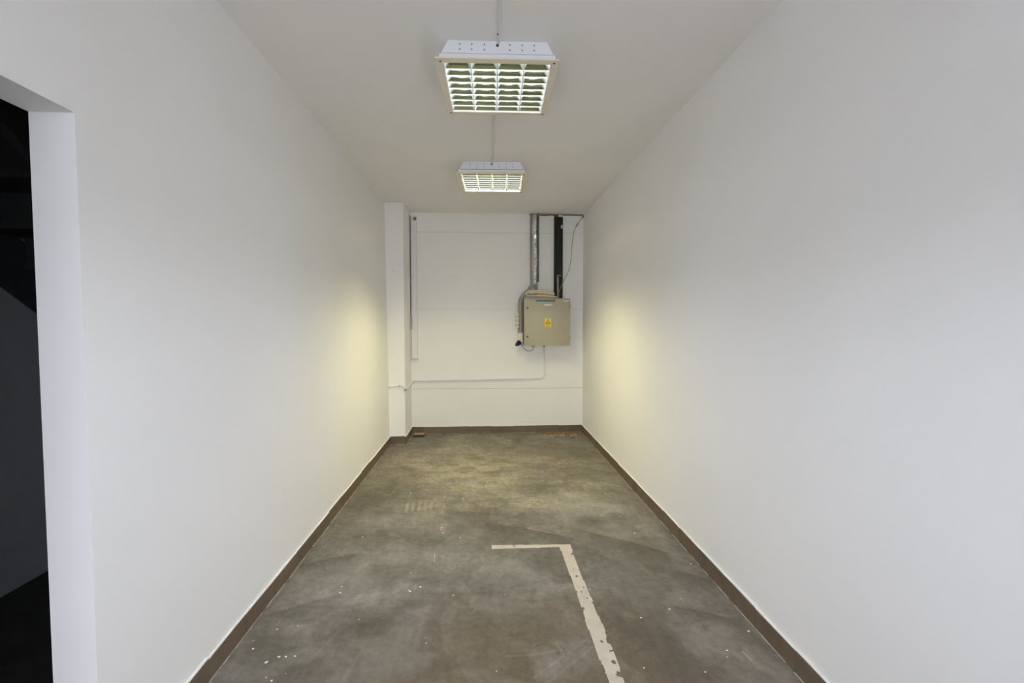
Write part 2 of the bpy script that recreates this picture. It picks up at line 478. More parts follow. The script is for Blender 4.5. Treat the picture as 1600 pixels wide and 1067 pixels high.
        if rs.random() < .6: pale[m_] = np.maximum(pale[m_], v)
        else: dark[m_] = np.maximum(dark[m_], 1.4 * v)
    for (cx, cy, r_, a0, a1) in ((0.085, 2.215, .045, 3.3, 6.1), (0.085, 2.205, .062, 3.5, 5.9), (0.09, 2.09, .05, .1, 3.0), (0.09, 2.08, .07, .3, 2.6), (0.27, 2.0, .06, -.6, 2.4), (0.27, 2.0, .09, -.3, 2.2)):
        dx, dy = X - cx, Y - cy                                # heel-print arcs
        an = np.mod(np.arctan2(dy, dx), 2 * math.pi)
        on_ = (an > a0) & (an < a1) if a0 >= 0 else (an < a1) | (an > 2 * math.pi + a0)
        dark = np.maximum(dark, 0.55 * on_ * np.clip(1.4 - np.abs(np.hypot(dx, dy) - r_) / .006, 0, 1) * (fbm(X * 40, Y * 40, 7, 2) > .42))
    # warm brown film towards the viewer
    warm = np.clip(blob(0.10, 1.75, .75, .62, 1.0) + 0.6 * blob(0.75, 1.9, .4, .5, 1.2), 0, 1) * 0.9
    # patchy noise on everything
    n1 = fbm(X * 2.2 + 2 * fbm(X * 2, Y * 2, 5), Y * 1.6, 21)
    dark = np.clip(dark + np.clip((n1 - 0.56) * 2.2, 0, 0.4), 0, 1)
    for sd, fr, w in ((131, 1.7, .20), (147, 2.6, .16), (163, 4.2, .12)):      # overlapping trowel passes with crisp borders
        f_ = fbm(X * fr + 0.8 * Y + 3, Y * fr * 0.9, sd, 4)
        dark = dark + w * np.clip((f_ - 0.50) / 0.012, 0, 1) * np.clip((0.66 - f_) / 0.14, 0, 1)
        pale = pale + 0.6 * w * np.clip((0.44 - f_) / 0.012, 0, 1) * np.clip((f_ - 0.26) / 0.16, 0, 1)
    dark = np.clip(dark, 0, 1)
    n2 = fbm(X * 3 + 9, Y * 2 + 4, 61)
    pale = np.clip(pale + np.clip((n2 - 0.58) * 1.8, 0, 0.3), 0, 1)
    # patchy darker band along the skirtings
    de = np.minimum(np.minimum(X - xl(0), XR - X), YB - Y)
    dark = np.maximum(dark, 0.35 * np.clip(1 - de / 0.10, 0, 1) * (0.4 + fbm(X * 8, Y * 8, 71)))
    # brown crumbs in the far right corner
    olive = np.maximum(olive, 0.9 * blob(1.02, 5.98, .26, .09, .6))
    dark = np.maximum(dark, 0.75 * blob(0.82, 6.05, .12, .05, .8))
    a = me.attributes.new('wear', 'FLOAT_COLOR', 'POINT')
    a.data.foreach_set('color', np.stack([dark, olive, pale, np.ones_like(X)], -1).astype(np.float32).ravel())
    w = me.attributes.new('warm', 'FLOAT', 'POINT'); w.data.foreach_set('value', warm.astype(np.float32))
    me.materials.append(M['concrete'])
    o = bpy.data.objects.new('floor', me); C.objects.link(o)
    tag(o, 'worn grey and brown concrete floor with trowel marks and stains', kind='structure')
    return o
floor = make_floor()

def make_line():
    """The L-shaped painted bay marking: cells of paint with ragged edges and chipped-out holes."""
    c = 0.0045
    xs = np.arange(0.03, 0.60, c); ys = np.arange(1.2, 3.03, c)
    X, Y = np.meshgrid(xs, ys, indexing='ij')
    rag = 0.004 * (fbm(X * 20, Y * 20, 5) - 0.5) * 2
    near = np.clip((2.3 - Y) / 0.4, 0, 1)
    ragn = rag * (0.35 + 0.9 * near)
    LY = [(1.2, .510), (1.816, .511), (1.943, .505), (1.962, .499), (2.137, .500), (2.210, .495), (2.236, .503), (2.924, .493), (3.05, .492)]
    RY = [(1.2, .572), (1.828, .574), (1.978, .578), (2.036, .578), (2.050, .560), (2.105, .572), (2.148, .577), (2.242, .570), (2.307, .566), (2.375, .570), (2.524, .566), (2.846, .563), (2.92, .567), (3.05, .567)]
    left = np.interp(Y, *zip(*LY)); right = np.interp(Y, *zip(*RY))
    leg = (X > left + ragn) & (X < right + ragn) & (Y < 3.004)
    yb0 = 2.970; yb1 = 3.020 - 0.035 * (X - 0.045)
    bar = (X > 0.046 + rag) & (X < 0.53) & (Y > yb0 + rag * 0.8) & (Y < yb1 + rag * 0.8)
    on = leg | bar
    chips = fbm(X * 32, Y * 32, 90, 3)
    on &= ~(chips < 0.175 + 0.03 * near)
    for (cx, cy, r) in ((0.558, 2.875, .009), (0.535, 2.615, .008), (0.55, 2.50, .006), (0.53, 2.46, .006), (0.548, 2.40, .006), (0.575, 2.36, .010),
                        (0.505, 2.31, .010), (0.54, 2.06, .008), (0.56, 1.93, .010), (0.563, 1.86, .014), (0.57, 2.90, .010), (0.19, 2.99, .006), (0.196, 3.005, .007)):
        on &= np.hypot(X - cx, (Y - cy) * 0.8) > r * (0.6 + 0.8 * fbm(X * 90, Y * 90, 44, 2))
    bm = nb(); V = {}
    def v(i, j):
        if (i, j) not in V: V[(i, j)] = bm.verts.new((xs[0] + (i - .5) * c, ys[0] + (j - .5) * c, 0.0014))
        return V[(i, j)]
    for i, j in zip(*np.nonzero(on)):
        bm.faces.new((v(i, j), v(i + 1, j), v(i + 1, j + 1), v(i, j + 1)))
    ext = bmesh.ops.extrude_face_region(bm, geom=list(bm.faces))
    bmesh.ops.translate(bm, verts=[g for g in ext['geom'] if isinstance(g, bmesh.types.BMVert)], vec=(0, 0, -0.0013))
    o = build('painted_line', bm, M['floor_line'], floor)
    tag(o, 'chipped off-white L-shaped bay marking painted on the concrete', kind='stuff')
make_line()

SPECKS = [(-0.81, 4.46), (-0.64, 4.43), (-0.55, 4.38), (-0.79, 4.04), (-0.64, 4.0), (-0.34, 3.9), (-0.18, 3.85), (-0.32, 3.7), (-0.57, 3.34), (-0.31, 3.31), (-0.31, 3.28), (-0.29, 3.22), (-1.08, 3.39), (-0.84, 3.19), (-0.91, 3.01), (-0.17, 3.14), (-0.44, 2.71), (0.41, 4.37), (0.17, 3.97), (1.04, 3.89), (1.03, 3.42), (1.05, 3.14), (0.58, 4.87), (0.54, 4.24), (0.81, 4.66), (0.84, 4.45), (0.01, 4.14), (0.98, 3.64), (1.04, 3.61), (-0.8, 2.59), (-0.79, 2.53), (-0.42, 2.53), (-0.36, 2.56), (-1.0, 2.24), (-0.91, 2.26), (-0.91, 2.05), (-0.88, 2.05), (-0.84, 2.05), (-0.95, 2.02), (-1.05, 2.11), (-0.91, 1.93), (-0.88, 1.91), (-0.27, 2.1), (-0.41, 2.52), (-0.17, 2.47), (0.58, 2.48), (0.95, 2.28), (0.68, 1.89), (0.93, 1.85), (1.26, 2.09), (1.09, 1.97), (1.26, 2.71), (0.78, 2.22)]
def make_specks():
    bm = nb(); r = random.Random(3)
    def spot(x, y, rx, ry, rot):
        n = 7; vs = []
        for k in range(n):
            a = 2 * math.pi * k / n; q = 0.6 + 0.6 * r.random()
            px, py = rx * q * math.cos(a), ry * q * math.sin(a)
            vs.append(bm.verts.new((x + px * math.cos(rot) - py * math.sin(rot), y + px * math.sin(rot) + py * math.cos(rot), 0.0008)))
        top = bm.verts.new((x, y, 0.002))
        for k in range(n): bm.faces.new((vs[k], vs[(k + 1) % n], top))
    for (x, y) in SPECKS:
        s = r.uniform(0.4, 1.0)
        spot(x, y, 0.0085 * s, 0.0068 * s, r.uniform(0, 3))
    for _ in range(70):
        spot(r.uniform(-1.1, 1.27), r.uniform(1.6, 5.9), r.uniform(.0015, .004), r.uniform(.0015, .004), r.uniform(0, 3))
    for pts in ([(0.04, 4.29), (0.02, 4.21), (0.01, 4.14)], [(-0.32, 2.94), (-0.31, 2.82)], 
                [(1.155, 1.96), (1.165, 1.90)], [(0.30, 3.262), (0.40, 3.212), (0.46, 3.175)], [(1.08, 4.13), (1.25, 4.05)]):
        for a, b in zip(pts, pts[1:]):
            d = Vector((b[0] - a[0], b[1] - a[1])); nrm = Vector((-d.y, d.x)).normalized() * 0.0010
            bm.faces.new([bm.verts.new((p[0] + s * nrm.x, p[1] + s * nrm.y, 0.0012)) for p, s in ((a, 1), (b, .6), (b, -.6), (a, -1))])
    tag(build('paint_specks', bm, M['speck'], floor), 'white paint drips and scratches scattered on the floor', kind='stuff')
make_specks()

# ------------------------------------------------------------------ structure: walls and ceiling
def struct(name, bm, mat, label=None):
    return tag(build(name, bm, mat), label, kind='structure')

ceiling = struct('ceiling', bx(HX0 - 0.2, HX1 + 0.2, YF - 0.2, YB + 0.15, H, H + 0.15), M['ceiling'], 'plain white painted ceiling')
struct('wall_right', bx(XR, XR + 0.15, YH, YB, -0.05, H), M['plaster'], 'long smooth white wall on the right')

# left wall with the doorway: one inverted-U slab, sheared to its lean
DZ = 2.078; DY0, DYB, DYT = 0.52, 1.400, 1.426
outline = [(YH, -0.02), (DY0, -0.02), (DY0, DZ), (DYT, DZ), (DYB, -0.02), (YB, -0.02), (YB, H), (YH, H)]
bm = nb()
A = [bm.verts.new((xl(z), y, z)) for y, z in outline]
B = [bm.verts.new((xl(z) - WT, y, z)) for y, z in outline]
bm.faces.new(A); bm.faces.new(B[::-1])
for i in range(8):
    bm.faces.new((A[i], B[i], B[(i + 1) % 8], A[(i + 1) % 8]))
wall_left = struct('wall_left', bm, M['plaster'], 'long white wall on the left with an open doorway')

wall_pillar = struct('wall_pillar', bx(xl(H) - 0.01, COLX, COLY, YB, -0.02, H, bev=0.006), M['plaster'], 'white square pillar in the far left corner')
bmr = nb(); cyl(bmr, (-1.075, COLY + 0.002, 2.085), (0, -1, 0), 0.027, 0.010, 20)
cover = build('cover_plate', bmr, M['plaster'], wall_pillar, True)
bmr = nb(); cyl(bmr, (-1.077, COLY - 0.006, 2.083), (0, -1, 0), 0.006, 0.004, 10)
build('screw', bmr, M['pale_grey'], cover)

wall_back = struct('wall_back', bx(xl(H) - 0.05, XR + 0.05, YB + 0.006, YB + 0.15, -0.02, H), M['galv_side'], 'far white panelled wall carrying the electrical cabinet')
for (z0, z1, lean) in ((-0.01, 0.593, 0.0), (0.597, 1.6470, 0), (1.6482, 2.649, 0), (2.652, H, 0)):
    bmp = nb(); box(bmp, xl(z0) - 0.01, XR, YB - 0.004, YB + 0.01, z0, z1, bev=0.0004)
    build('panel', bmp, M['panel'], wall_back)

# unseen wall behind the camera, its glazed opening added for daylight
bm = nb()
O = [(HX0, -0.02), (HX1, -0.02), (HX1, H), (HX0, H)]
I = [(WX0, WZ0), (WX1, WZ0), (WX1, WZ1), (WX0, WZ1)]
for y in (YF, YF - 0.15):
    o_ = [bm.verts.new((x, y, z)) for x, z in O]; i_ = [bm.verts.new((x, y, z)) for x, z in I]
    for k in range(4): bm.faces.new((o_[k], o_[(k + 1) % 4], i_[(k + 1) % 4], i_[k]))
    if y == YF: keep = (o_, i_)
for a, b in ((keep[0], o_), (keep[1], i_)):
    for k in range(4): bm.faces.new((a[k], a[(k + 1) % 4], b[(k + 1) % 4], b[k]))
struct('wall_front', bm, M['plaster'], 'unseen white wall with the added large window')
win = tag(empty('added_window_1', ((WX0 + WX1) / 2, YF - 0.09, WZ0)), 'large white framed window added behind the camera for daylight', kind='structure')
W2 = (WX1 - WX0) / 2; WHt = WZ1 - WZ0
for (a, b, c, d) in ((-W2, W2, 0, .06), (-W2, W2, WHt - .06, WHt), (-W2, -W2 + .06, .06, WHt - .06), (W2 - .06, W2, .06, WHt - .06), (-.03, .03, .06, WHt - .06)):
    build('frame_bar', bx(a, b, -.03, .03, c, d), M['window_frame'], win)
for s in (-1, 1):
    build('pane', bx(min(s * .03, s * (W2 - .06)), max(s * .03, s * (W2 - .06)), -.003, .003, .06, WHt - .06), M['glass'], win)
struct('ground', bx(-14, 14, -26, YF - 0.16, -0.3, -0.1), M['ground'], 'unseen paved ground outside, added to bounce daylight')  # unseen slab added to bounce daylight up through the window

struct('wall_hall_left', bx(HX0 - .12, HX0, YF - .15, YH, -.02, H), M['plaster'], 'left side wall of the added unseen hall')
struct('wall_hall_right', bx(HX1, HX1 + .12, YF - .15, YH, -.02, H), M['plaster'], 'right side wall of the added unseen hall')
struct('wall_hall_back_left', bx(HX0 - .12, xl(0) - WT - .02, YH, YH + .12, -.02, H), M['plaster'], 'wall of the added unseen hall left of the bay')
struct('wall_hall_back_right', bx(XR + .15, HX1 + .12, YH, YH + .12, -.02, H), M['plaster'], 'wall of the added unseen hall right of the bay')
struct('floor_hall', bx(HX0 - .12, HX1 + .12, YF - .15, YH, -.06, 0), M['hall_floor'], 'pale floor of the added unseen hall, lightened to brighten the ceiling')
# dark stair passage beyond the doorway
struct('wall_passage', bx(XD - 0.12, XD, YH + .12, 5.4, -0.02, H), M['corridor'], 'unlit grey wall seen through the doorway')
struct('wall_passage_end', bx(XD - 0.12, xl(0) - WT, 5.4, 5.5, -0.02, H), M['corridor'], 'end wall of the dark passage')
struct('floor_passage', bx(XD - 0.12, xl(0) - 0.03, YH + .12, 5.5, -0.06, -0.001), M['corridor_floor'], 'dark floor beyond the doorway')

# ------------------------------------------------------------------ skirting tiles
TH, TT = 0.093, 0.012
def skirting(name, label, start, end, normal, first, lean=0.0, length=0.30):
    """A row of loose tiles from start to end (xy), facing normal; joints at first + k*length."""
    root = tag(empty(name, (start[0], start[1], 0)), label, kind='structure')
    d = Vector((end[0] - start[0], end[1] - start[1], 0)); L = d.length; d.normalize()
    n = Vector((normal[0], normal[1], 0))
    cuts = [0.0] + [t for t in [first + k * length for k in range(60)] if 0.03 < t < L - 0.02] + [L]
    r = random.Random(name)
    def slab(bm, a, b, z0a, z1a, z0b, z1b, t0, t1):
        vs = []
        for s, zz0, zz1 in ((a, z0a, z1a), (b, z0b, z1b)):
            for z in (zz0, zz1):
                for t in (t0, t1):
                    vs.append(bm.verts.new(d * s + n * t + Vector((0, 0, z))))
        for q in ((0, 1, 3, 2), (4, 6, 7, 5), (0, 4, 5, 1), (2, 3, 7, 6), (0, 2, 6, 4), (1, 5, 7, 3)):
            bm.faces.new([vs[i] for i in q])
        return bm
    tops = []
    for a, b in zip(cuts, cuts[1:]):
        h = TH + r.uniform(-0.004, 0.004); h2 = h + r.uniform(-0.004, 0.004); t = TT + r.uniform(-0.0015, 0.0015)
        bm = slab(nb(), a + 0.0013, b - 0.0013, 0.002, h, 0.002, h2, -0.004, t)
        bmesh.ops.bevel(bm, geom=[e for e in bm.edges], offset=0.0012, segments=1, affect='EDGES')
        build('tile', bm, M['tile'], root)
        tops.append((a, b, h, h2, t))
    build('joint_backing', slab(nb(), 0.001, L - 0.001, 0.001, TH - .006, 0.001, TH - .006, 0.0005, 0.0085), M['tile_joint'], root)
    bm = nb(); prev = None
    for (a, b, h, h2, t) in tops:                          # ragged painted edge above the tiles
        m = max(2, int((b - a) / 0.07))
        for k in range(m):
            s0, s1 = a + (b - a) * k / m, a + (b - a) * (k + 1) / m
            ha, hb = h + (h2 - h) * k / m, h + (h2 - h) * (k + 1) / m
            e = r.uniform(0.003, 0.006)
            slab(bm, s0, s1, ha - .001, ha + e, hb - .001, hb + e, -0.004, t * 0.75)
    tag(build('paint_edge', bm, M['caulk'], root), kind='stuff')
    bm = nb()
    for (a, b, h, h2, t) in tops:                          # grout bead at the floor
        m = max(2, int((b - a) / 0.05))
        for k in range(m):
            if r.random() < 0.2: continue
            s0, s1 = a + (b - a) * k / m, a + (b - a) * (k + 1) / m
            w = r.uniform(0.001, 0.005)
            slab(bm, s0, s1, -.001, 0.0025, -.001, 0.0025, t - 0.001, t + w)
    tag(build('grout_bead', bm, M['grout'], root), kind='stuff')
    return root
skirting('baseboard_left', 'brown tile skirting along the left wall', (xl(0), DYB), (xl(0), COLY), (1, 0), 0.52)
skirting('baseboard_right', 'brown tile skirting along the right wall', (XR, YH), (XR, YB), (-1, 0), (1.825 - YH) % 0.29, length=0.29)
skirting('baseboard_back', 'brown tile skirting along the far wall', (COLX, YB - .004), (XR - TT, YB - .004), (0, -1), 0.15)
skirting('baseboard_pillar', 'brown tile skirting wrapping the pillar front', (xl(0) + TT, COLY), (COLX, COLY), (0, -1), 5)
skirting('baseboard_pillar_side', 'brown tile skirting on the side of the pillar', (COLX, COLY - TT), (COLX, YB - TT), (1, 0), 0.31)

# ------------------------------------------------------------------ ceiling lamps
def sq_rings(bm, prof, close=False, cap0=False, cap1=False):
    """Square rings given as (z, half width), bridged."""
    R = [[bm.verts.new((sx * p[1], sy * p[-1], p[0])) for sx, sy in ((-1, -1), (1, -1), (1, 1), (-1, 1))] for p in prof]
    pairs = list(zip(R, R[1:])) + ([(R[-1], R[0])] if close else [])
    for a, b in pairs:
        for k in range(4): bm.faces.new((a[k], a[(k + 1) % 4], b[(k + 1) % 4], b[k]))
    if cap0: bm.faces.new(R[0])
    if cap1: bm.faces.new(R[-1])
    return bm

def make_lamp(loc, rz, label, tubes):
    t = tag(empty('ceiling_lamp', loc, rz), label, 'ceiling lamp', 'louvred fluorescent ceiling lamps')
    hs = build('housing', sq_rings(nb(), [(-.0005, .250, .276), (-.064, .284, .277), (-.065, .272, .268), (-.074, .272, .268), (-.075, .292), (-.104, .294), (-.104, .279), (-.074, .271, .267), (-.065, .271, .267), (-.012, .245, .27), (-.006, .23)], cap0=True, cap1=True), M['housing'], t)
    build('frame', sq_rings(nb(), [(-.1035, .3125), (-.109, .3135), (-.111, .311), (-.112, .276), (-.1035, .2745)], close=True), M['lamp_frame'], t)
    em = emission('tube_glow', *tubes)
    for k in range(4):
        x = -.206 + .1375 * k
        tb = build('fluorescent_tube', cyl(nb(), (x, -.262, -.030), (0, 1, 0), .013, .524, 14), em, t, True)
        for y in (-.275, .262):
            build('end_cap', cyl(nb(), (x, y, -.030), (0, 1, 0), .0145, .013, 12), M['housing'], tb, True)
    zt, zb = -.062, -.1085
    def side(w, b0=.001):                                            # parabolic flank, wide at the top
        return [(b0 + (w - b0) * (1 - (1 - s) ** 0.85), zb + (zt - zb) * s) for s in (0, .12, .3, .5, .75, 1)]
    for k in range(5):
        x = -.275 + .1375 * k
        f = side(.024, .0015)
        R = [(x + a, z) for a, z in f] if k < 4 else [(x, zb), (x, zt)][::1]
        Lf = [(x - a, z) for a, z in f][::-1] if k > 0 else [(x, zt), (x, zb)]
        build('reflector_fin', prism(nb(), R + Lf, 'y', -.274, .274), M['fin'], t, True)
    f = [(.001, zb), (.0022, zb + .0040), (.0031, zb + .009), (.0047, zb + .018), (.0066, zb + .030), (.0082, zt)]
    blade_poly = [(a, zb + .001 + (z - zb) * .86) for a, z in f] + [(-a, zb + .001 + (z - zb) * .86) for a, z in f][::-1]
    first = None
    for k in range(7):
        y = -.275 + .55 * (k + 1) / 8
        if first is None:
            first = build('louvre_blade', prism(nb(), blade_poly, 'x', -.274, .274), M['blade'], t, True, loc=(0, y, 0))
        else:
            o = bpy.data.objects.new('louvre_blade', first.data); C.objects.link(o); o.parent = t; o.location = (0, y, 0)
    for s in (-1, 1):                                       # end reflectors
        poly = [(s * (.274 - a), z) for a, z in side(.014)] + [(s * .2745, zt), (s * .2745, zb)]
        build('end_reflector', prism(nb(), poly, 'x', -.274, .274), M['blade'], t, True)
    for sx in (-1, 1):
        for sy in (-1, 1):
            build('screw', cyl(nb(), (sx * .287, sy * .287, -.1105), (0, 0, -1), .0055, .003, 10), M['dark'], t)
    nrm = Vector((0, -1, 0))
    def on_slope(x, s):                                     # rivet holes on the sloping front
        return (x, -.2745, -.0005 - .0635 * s)
    bm = nb()
    for x in (-.19, -.13, -.066, .062, .126, .186):
        for s in (.3, .7): cyl(bm, on_slope(x, s), nrm, .0040, .0045, 8)
    tag(build('rivet', bm, M['rivet'], hs), kind='stuff')
    build('cable_hole', cyl(nb(), on_slope(0, .35), nrm, .0075, .004, 12), M['dark'], hs)
    return t
make_lamp((0.077, 2.685, H), math.radians(-1.3), 'nearer square louvred fluorescent lamp with cool white tubes on the ceiling', COOL_TUBE)
make_lamp((0.080, 4.46, H), math.radians(-2.0), 'farther square louvred fluorescent lamp with yellowish tubes on the ceiling', WARM_TUBE)

def ceiling_run(y0, y1, x0, x1, label):
    t = tag(empty('cable_trunking', (x0, y0, H)), label, 'cable trunking', 'trunking feeding the ceiling lamps')
    n = 8; bm = nb(); prof = [(-.008, 0), (-.008, -.010), (-.006, -.013), (.006, -.013), (.008, -.010), (.008, 0)]
    rings = []
    for k in range(n + 1):
        y = (y1 - y0) * k / n; x = (x1 - x0) * k / n + .002 * math.sin(k * 2.1)
        rings.append([bm.verts.new((x + a, y, z)) for a, z in prof])
    for a, b in zip(rings, rings[1:]):
        for k in range(6): bm.faces.new((a[k], a[(k + 1) % 6], b[(k + 1) % 6], b[k]))
    bm.faces.new(rings[0]); bm.faces.new(rings[-1])
    build('channel', bm, M['trunk_ceiling'], t)
    s = 0.86 if y0 < 2 else 0.25
    build('coupler', bx((x1 - x0) * s - .010, (x1 - x0) * s + .010, (y1 - y0) * s - .02, (y1 - y0) * s + .02, -.015, 0, bev=.002), M['trunk_ceiling'], t)
    if y0 < 2:
        build('screw', cyl(nb(), ((x1 - x0) * .93 - .006, (y1 - y0) * .93, -.012), (0, 0, -1), .004, .003, 8), M['dark'], t)
    return t
make_lamp((0.060, 0.91, H), 0.0, 'unseen square louvred fluorescent lamp added on the ceiling level with the doorway', NEAR_TUBE)  # unseen lamp added where the trunking leads, to light the near walls
ceiling_run(1.17, 2.42, 0.062, 0.077, 'thin white cable trunking on the ceiling running up to the nearer lamp')
ceiling_run(2.96, 4.20, 0.070, 0.078, 'thin white cable trunking on the ceiling between the two lamps')

# ------------------------------------------------------------------ electrical cabinet
CX0, CX1, CY, CZ0, CZ1 = 0.512, 1.106, 5.93, 1.176, 1.783
cab = tag(empty('electrical_cabinet', (CX0, CY, CZ0)), 'khaki grey metal electrical cabinet with yellow warning sticker on the far wall', 'cabinet')
cw, ch, cd = CX1 - CX0, CZ1 - CZ0, YB - .004 - CY
build('body', bx(.003, cw - .003, .024, cd, .003, ch - .003, bev=.004), M['cab_edge'], cab)
door = build('door', bx(0, cw, 0, .022, 0, ch, bev=.005), M['cab'], cab, True)
for z in (.484, .115):
    lk = build('lock', cyl(nb(), (.042, .001, z), (0, -1, 0), .014, .006, 16), M['lock'], door, True)
    build('keyhole', bx(.039, .045, -.0075, -.004, z - .007, z + .007), M['dark'], lk)
for z in (.10, .50):
    build('hinge', cyl(nb(), (cw + .003, .018, z - .025), (0, 0, 1), .006, .05, 10), M['cab_edge'], door, True)
# warning sticker: triangle with flash, rule and two lines of small print
SX, SZ = .305, .294
st = build('warning_sticker', prism(nb(), [(SX - .036, SZ - .056), (SX + .036, SZ - .056), (SX + .040, SZ - .052), (SX + .040, SZ + .052), (SX + .036, SZ + .056), (SX - .036, SZ + .056), (SX - .040, SZ + .052), (SX - .040, SZ - .052)], 'y', -.0015, .0005), M['yellow'], door)
st['label'] = 'yellow electrical hazard sticker with a flash in a triangle'
def ring_tri(bm, cx, cz, r, w):
    out = [(cx + r * math.sin(a), cz + r * math.cos(a)) for a in (0, 2.094, 4.189)]
    inn = [(cx + (r - w) * math.sin(a), cz + (r - w) * math.cos(a)) for a in (0, 2.094, 4.189)]
    for k in range(3):
        q = [out[k], out[(k + 1) % 3], inn[(k + 1) % 3], inn[k]]
        prism(bm, q, 'y', -.0023, -.001)
    return bm
build('triangle', ring_tri(nb(), SX, SZ + .014, .034, .009), M['ink'], st)
build('flash', prism(nb(), [(SX + .006, SZ + .034), (SX - .008, SZ + .014), (SX + .001, SZ + .015), (SX - .005, SZ - .001), (SX + .009, SZ + .019), (SX + .000, SZ + .018)], 'y', -.0023, -.001), M['ink'], st)
build('rule', bx(SX - .037, SX + .037, -.0023, -.001, SZ - .014, SZ - .010), M['ink'], st)
for z, n in ((-.027, 6), (-.041, 4)):
    bm = nb()
    for k in range(n):
        x = SX + (k - (n - 1) / 2) * .0095
        box(bm, x - .0035, x + .0028, -.0023, -.001, SZ + z - .004, SZ + z + .003)
    tag(build('small_print', bm, M['ink'], st), kind='stuff')
build('blue_label', prism(nb(), [(.135, .592), (.405, .594), (.402, .565), (.16, .563)], 'y', -.0015, .0005), M['blue_label'], door)
tp = [(.245, .520), (.262, .532), (.285, .530), (.300, .538), (.325, .529), (.345, .540), (.368, .528), (.352, .518), (.332, .522), (.322, .508), (.300, .512), (.283, .506), (.275, .517), (.258, .512)]
build('torn_sticker', prism(nb(), tp, 'y', -.0015, .0005), M['paper'], door)
build('nameplate', bx(.508, .578, -.002, .0005, .563, .581), M['plate'], door)
for x in (.128, .268):
    gl = build('cable_gland', cyl(nb(), (x, .10, .004), (0, 0, -1), .018, .022, 6), M['cab_edge'], cab)
    build('gland_nut', cyl(nb(), (x, .10, -.018), (0, 0, -1), .014, .016, 12, .011), M['pale_grey'], gl)

# cables lying on the cabinet's top
YT = CY + .06
coil = tag(empty('cable_bundle', (.60, YT, CZ1)), 'loop of cream and tan cables lying on top of the electrical cabinet', 'cable')
for k, (mat, dz, dx, dy) in enumerate((('cream_cable', .094, -.01, 0), ('cream_cable', .072, .0, -.03), ('orange_cable', .030, .03, -.035), ('cream_cable', .038, .015, .02))):
    pts = [(-.02 + dx, dy, dz), (.06 + dx, dy - .012, dz + .004), (.16 + dx, dy - .018, dz + .003), (.25 + dx, dy - .01, dz - .010), (.31 + dx, dy + .02, dz - .012)]
    build('cable', tube(nb(), smooth_path(pts), [.010] + [.0128] * 23 + [.010], 8), M[mat], coil, True)
build('cable_end', tube(nb(), smooth_path([(-.03, -.005, .050), (.05, -.04, .050), (.17, -.048, .048), (.28, -.03, .040)]), .009, 8), M['grey_cable'], coil, True)
build('cable_loop', tube(nb(), smooth_path([(-.03, 0, .092), (-.055, .03, .070), (-.04, .05, .045), (.0, .03, .030)]), .015, 8), M['cream_cable'], coil, True)

# ------------------------------------------------------------------ risers above the cabinet
tray = tag(empty('cable_tray', (.665, YB - .004, 1.96)), 'crumpled galvanised cable riser on the far wall left of the black one', 'cable tray')
bm = nb(); nz = 26; rings = []
rr = random.Random(5)
for k in range(nz + 1):                                       # crumpled foil-like face
    z = .02 + (.90) * k / nz; j = .006
    rings.append([bm.verts.new((x + rr.uniform(-.003, .003), y + (rr.uniform(-j, j) if 0 < i < 5 else 0), z)) for i, (x, y) in
                  enumerate(((-.034, -.002), (-.032, -.042), (-.012, -.060), (.014, -.062), (.036, -.045), (.040, -.002)))])
for a, b in zip(rings, rings[1:]):
    for i in range(5): bm.faces.new((a[i], a[i + 1], b[i + 1], b[i]))
bm.faces.new(rings[0]); bm.faces.new(rings[-1])
build('steel_sleeve', bm, M['galv'], tray)
build('side_rail', bx(-.056, -.047, -.045, 0, -.02, .94), M['galv_side'], tray)
build('side_rail', bx(.044, .056, -.055, 0, .05, .94), M['galv_side'], tray)
build('strap', bx(-.040, .045, -.066, 0, .01, .022), M['pale_grey'], tray)
for x, m in ((-.042, 'grey_cable'), (-.026, 'pale_grey')):
    build('cable', tube(nb(), smooth_path([(x, -.02, .94), (x + .006, -.05, .80), (x, -.055, .45), (x - .002, -.052, .12), (x, -.05, .006)]), .009, 8), M[m], tray, True)
build('cable', tube(nb(), smooth_path([(.012, -.03, .935), (.0, -.075, .88), (-.022, -.07, .80), (-.030, -.06, .66)]), .008, 8), M['cream_cable'], tray, True)
for x in (-.005, .022):
    build('cable', tube(nb(), smooth_path([(x, -.045, .05), (x + .004, -.050, -.05), (x + .002, -.055, -.13)]), .012, 8), M['grey_cable'], tray, True)

duct = tag(empty('cable_duct', (.980, YB - .004, 1.815)), 'black vertical cable duct rising from the cabinet to the ceiling', 'cable duct')
build('back_channel', bx(-.057, .054, -.012, 0, -.03, 1.045), M['black_duct'], duct)
build('side_rail', bx(-.057, -.050, -.055, -.012, -.03, 1.045), M['black_duct'], duct)
build('side_rail', bx(.047, .054, -.055, -.012, -.03, 1.045), M['black_duct'], duct)
for x in (-.036, -.014, .008, .030):
    j = rr.uniform(-.004, .004)
    build('cable', tube(nb(), smooth_path([(x, -.03, 1.045), (x + j, -.032, .7), (x - j, -.034, .35), (x, -.032, -.02)]), .0105, 8), M['black'], duct, True)
build('strap', bx(-.025, .035, -.060, -.042, .272, .280), M['pale_grey'], duct)
build('connector', bx(.030, .048, -.064, -.040, .890, .935, bev=.003), M['paper'], duct)
build('grey_sleeve', tube(nb(), [(-.012, -.055, .26), (-.010, -.058, .12), (-.008, -.06, -.03)], .014, 10), M['grey_duct'], duct, True)

